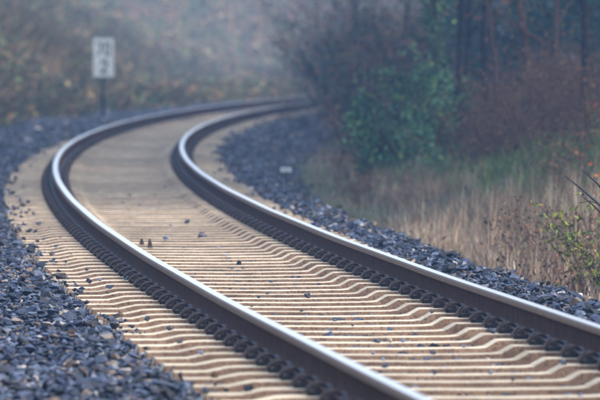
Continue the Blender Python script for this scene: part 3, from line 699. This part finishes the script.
# thicket of reddish stems above the dry grass
for i, (px, D_, h) in enumerate(((482, 78, .9), (498, 76, 1.0), (514, 75, 1.1), (530, 74, 1.1), (546, 73, 1.2), (562, 72, 1.2), (578, 71, 1.2), (596, 70, 1.2), (468, 80, .8), (490, 84, 1.1), (520, 82, 1.3), (552, 80, 1.3), (586, 78, 1.3))):
    ow = ['first', 'second', 'third', 'fourth', 'fifth', 'sixth', 'seventh', 'eighth']
    shrub(px, D_, h * .88, .75, M_BARKB, M_BROWNLEAF, 22, ('upright thicket of thin reddish stems, %s from the green bush in its front row' % ow[i]) if i < 8 else ('thin reddish thicket of the back row, %s from the green bush' % ow[i - 8]), 'thicket of thin stems on the bank', per=1, depth=1, stem_r=.0095, spread=.33, ls=(.03, .06), name='stem_thicket', cat='thicket')
for (px, D_, h, wd, lab) in ((566, 44, .42, .5, 'low russet bramble between the dry grass and the yellow-leaved shrub'), (588, 47, .6, .7, 'russet bramble behind the yellow-leaved shrub'), (540, 50, .45, .6, 'small russet bramble standing alone in the dry grass'),
                             (596, 58, .8, .9, 'reddish scrub on the bank above the bare twigs'), (574, 62, .7, .8, 'reddish scrub at the edge of the mossy green patch'), (364, 72, .45, .5, 'small brown bramble at the ballast edge near the green bushes'), (348, 84, .45, .5, 'small brown bramble where the ballast meets the misty shrubs')):
    shrub(px, D_, h, wd, M_BARKB, M_BROWNLEAF, 16, lab, None, per=2, depth=1, stem_r=.006, spread=.45, ls=(.02, .045), name='bramble', cat='bramble')
# orange leaves still hanging
q = []
for (px, py, D_, r) in ((584, 80, 70, .05), (411, 0, 118, .10), (404, 5, 118, .06), (548, 93, 74, .03), (479, 125, 78, .04), (590, 138, 64, .08), (594, 108, 68, .05), (565, 60, 76, .04), (440, 130, 80, .04), (520, 112, 74, .05), (578, 150, 60, .06), (598, 165, 55, .06), (470, 100, 84, .05)):
    n = 9; c = np.array([(px - 300) / FPX * D_, D_, CAM_H - (py - HOR) / FPX * D_]); q.append(c + rng.normal(0, r, (n, 3)))
q = np.concatenate(q); tag(leaves('orange_leaves', q, rng.uniform(.03, .06, len(q)), M_ORANGE), 'scattered orange leaves caught in the thicket and the wood', 'leaves', kind='stuff')
# fallen trunk caught between the dark trees
a = at(440, 97, .0); z = CAM_H - 27 / FPX * 97
b = MB(); b.tube([((436 - 300) / FPX * 97, 97, z - .05), ((458 - 300) / FPX * 95, 95.2, z), ((480 - 300) / FPX * 94.5, 94.4, z + .02), ((515 - 300) / FPX * 94, 94, z - .06), ((545 - 300) / FPX * 93, 93.4, z - .35)], [.05, .055, .05, .04, .03], 8)
tag(b.build('fallen_trunk', M_BARKD), 'dark fallen trunk lying across behind the ivy-clad tree', 'trunk')
# shrub with yellow-green leaves and bare dark twigs reaching in from the side
for (px, D_, h, nst, lab) in ((598, 44, .80, 18, 'near shrub with rows of yellow-green leaves beside the dry grass'), (610, 42.5, 1.0, 9, 'taller yellow-leaved shrub cut off by the edge of the view')):
    root = empty('yellow_shrub', at(px, D_, -.03)); tag(root, lab, 'shrub')
    b = MB(); T = []
    for i in range(nst):
        a = random.uniform(2.2, 4.2) if i % 3 else random.uniform(-1, 1); p = Vector((random.uniform(-.1, .12), random.uniform(-.15, .15), 0)); d = Vector((math.cos(a) * .30, math.sin(a) * .2, 1)).normalized()
        pts = [p]; L = h * random.uniform(.6, 1.05)
        for k in range(9):
            d = (d + Vector((math.cos(a) * .05, random.gauss(0, .05), -.07 * (k > 4)))).normalized(); pts.append(pts[-1] + d * L / 9)
            if k > 2:
                for _ in range(4):
                    c = pts[-1] + Vector((random.gauss(0, .018), random.gauss(0, .02), random.uniform(-.03, .0))); T.append(c)
        b.tube(pts, [.0032 * (1 - .6 * k / 9) for k in range(10)], 4, cap=False)
    b.build('stems', M_BARKD, root); T = np.array([t[:] for t in T]); leaves('foliage', T, rng.uniform(.035, .062, len(T)), M_YELLOW, root, .23)
root = empty('bare_branch', at(618, 41, 0)); tag(root, 'dark bare twigs reaching over the dry grass from the edge of the view', 'branch')
bz = root.location
def rel(px, py, D_): return Vector(((px - 300) / FPX * D_ - bz.x, D_ - bz.y, CAM_H - (py - HOR) / FPX * D_ - bz.z))
b = MB(); b.tube([(0, 0, 0), rel(617, 250, 41), rel(612, 222, 41.2), rel(600, 205, 41.5), rel(585, 192, 41.8), rel(574, 183, 42), rel(565, 176, 42.2)], [.014, .012, .010, .008, .0065, .005, .003], 6); 
b.tube([rel(612, 222, 41.2), rel(600, 212, 41), rel(592, 204, 40.8), rel(582, 196, 40.6)], [.007, .006, .005, .0025], 5)
b.tube([rel(617, 235, 41), rel(606, 196, 41), rel(598, 184, 41), rel(588, 175, 41), rel(583, 171, 41)], [.010, .008, .006, .0045, .002], 5)
b.tube([rel(600, 205, 41.5), rel(590, 201, 41.4), rel(578, 203, 41.4)], [.004, .003, .0015], 4)
b.build('twigs', M_BARKD, root)
# young saplings on the far slope, seen through the mist
for (px, D_, h) in ((322, 190, 5), (304, 196, 5)):
    tree(px, D_, h, .04, M_BARK, M_HLEAF, 'hazy sapling on the far hillside', 'saplings on the far hillside', lean=(.12, 0), per=2, name='sapling', cat='sapling')

# ------------------------------------------------------------------ haze
b = MB(); b.box(-850, 850, -850, 850, -4, 22)
hz = b.build('haze', [], None); tag(hz, 'thin blue autumn mist filling the cutting', 'haze', kind='stuff')
hm = bpy.data.materials.new('haze'); hm.use_nodes = True; hn = hm.node_tree; hn.nodes.clear()
ou = hn.nodes.new('ShaderNodeOutputMaterial'); pv = hn.nodes.new('ShaderNodeVolumePrincipled')
pv.inputs['Color'].default_value = (.32, .57, 1.0, 1); pv.inputs['Density'].default_value = .00145; pv.inputs['Anisotropy'].default_value = .1
hn.links.new(pv.outputs[0], ou.inputs['Volume']); hz.data.materials.append(hm)
print('tris', sum(len(m.polygons) for m in bpy.data.meshes))
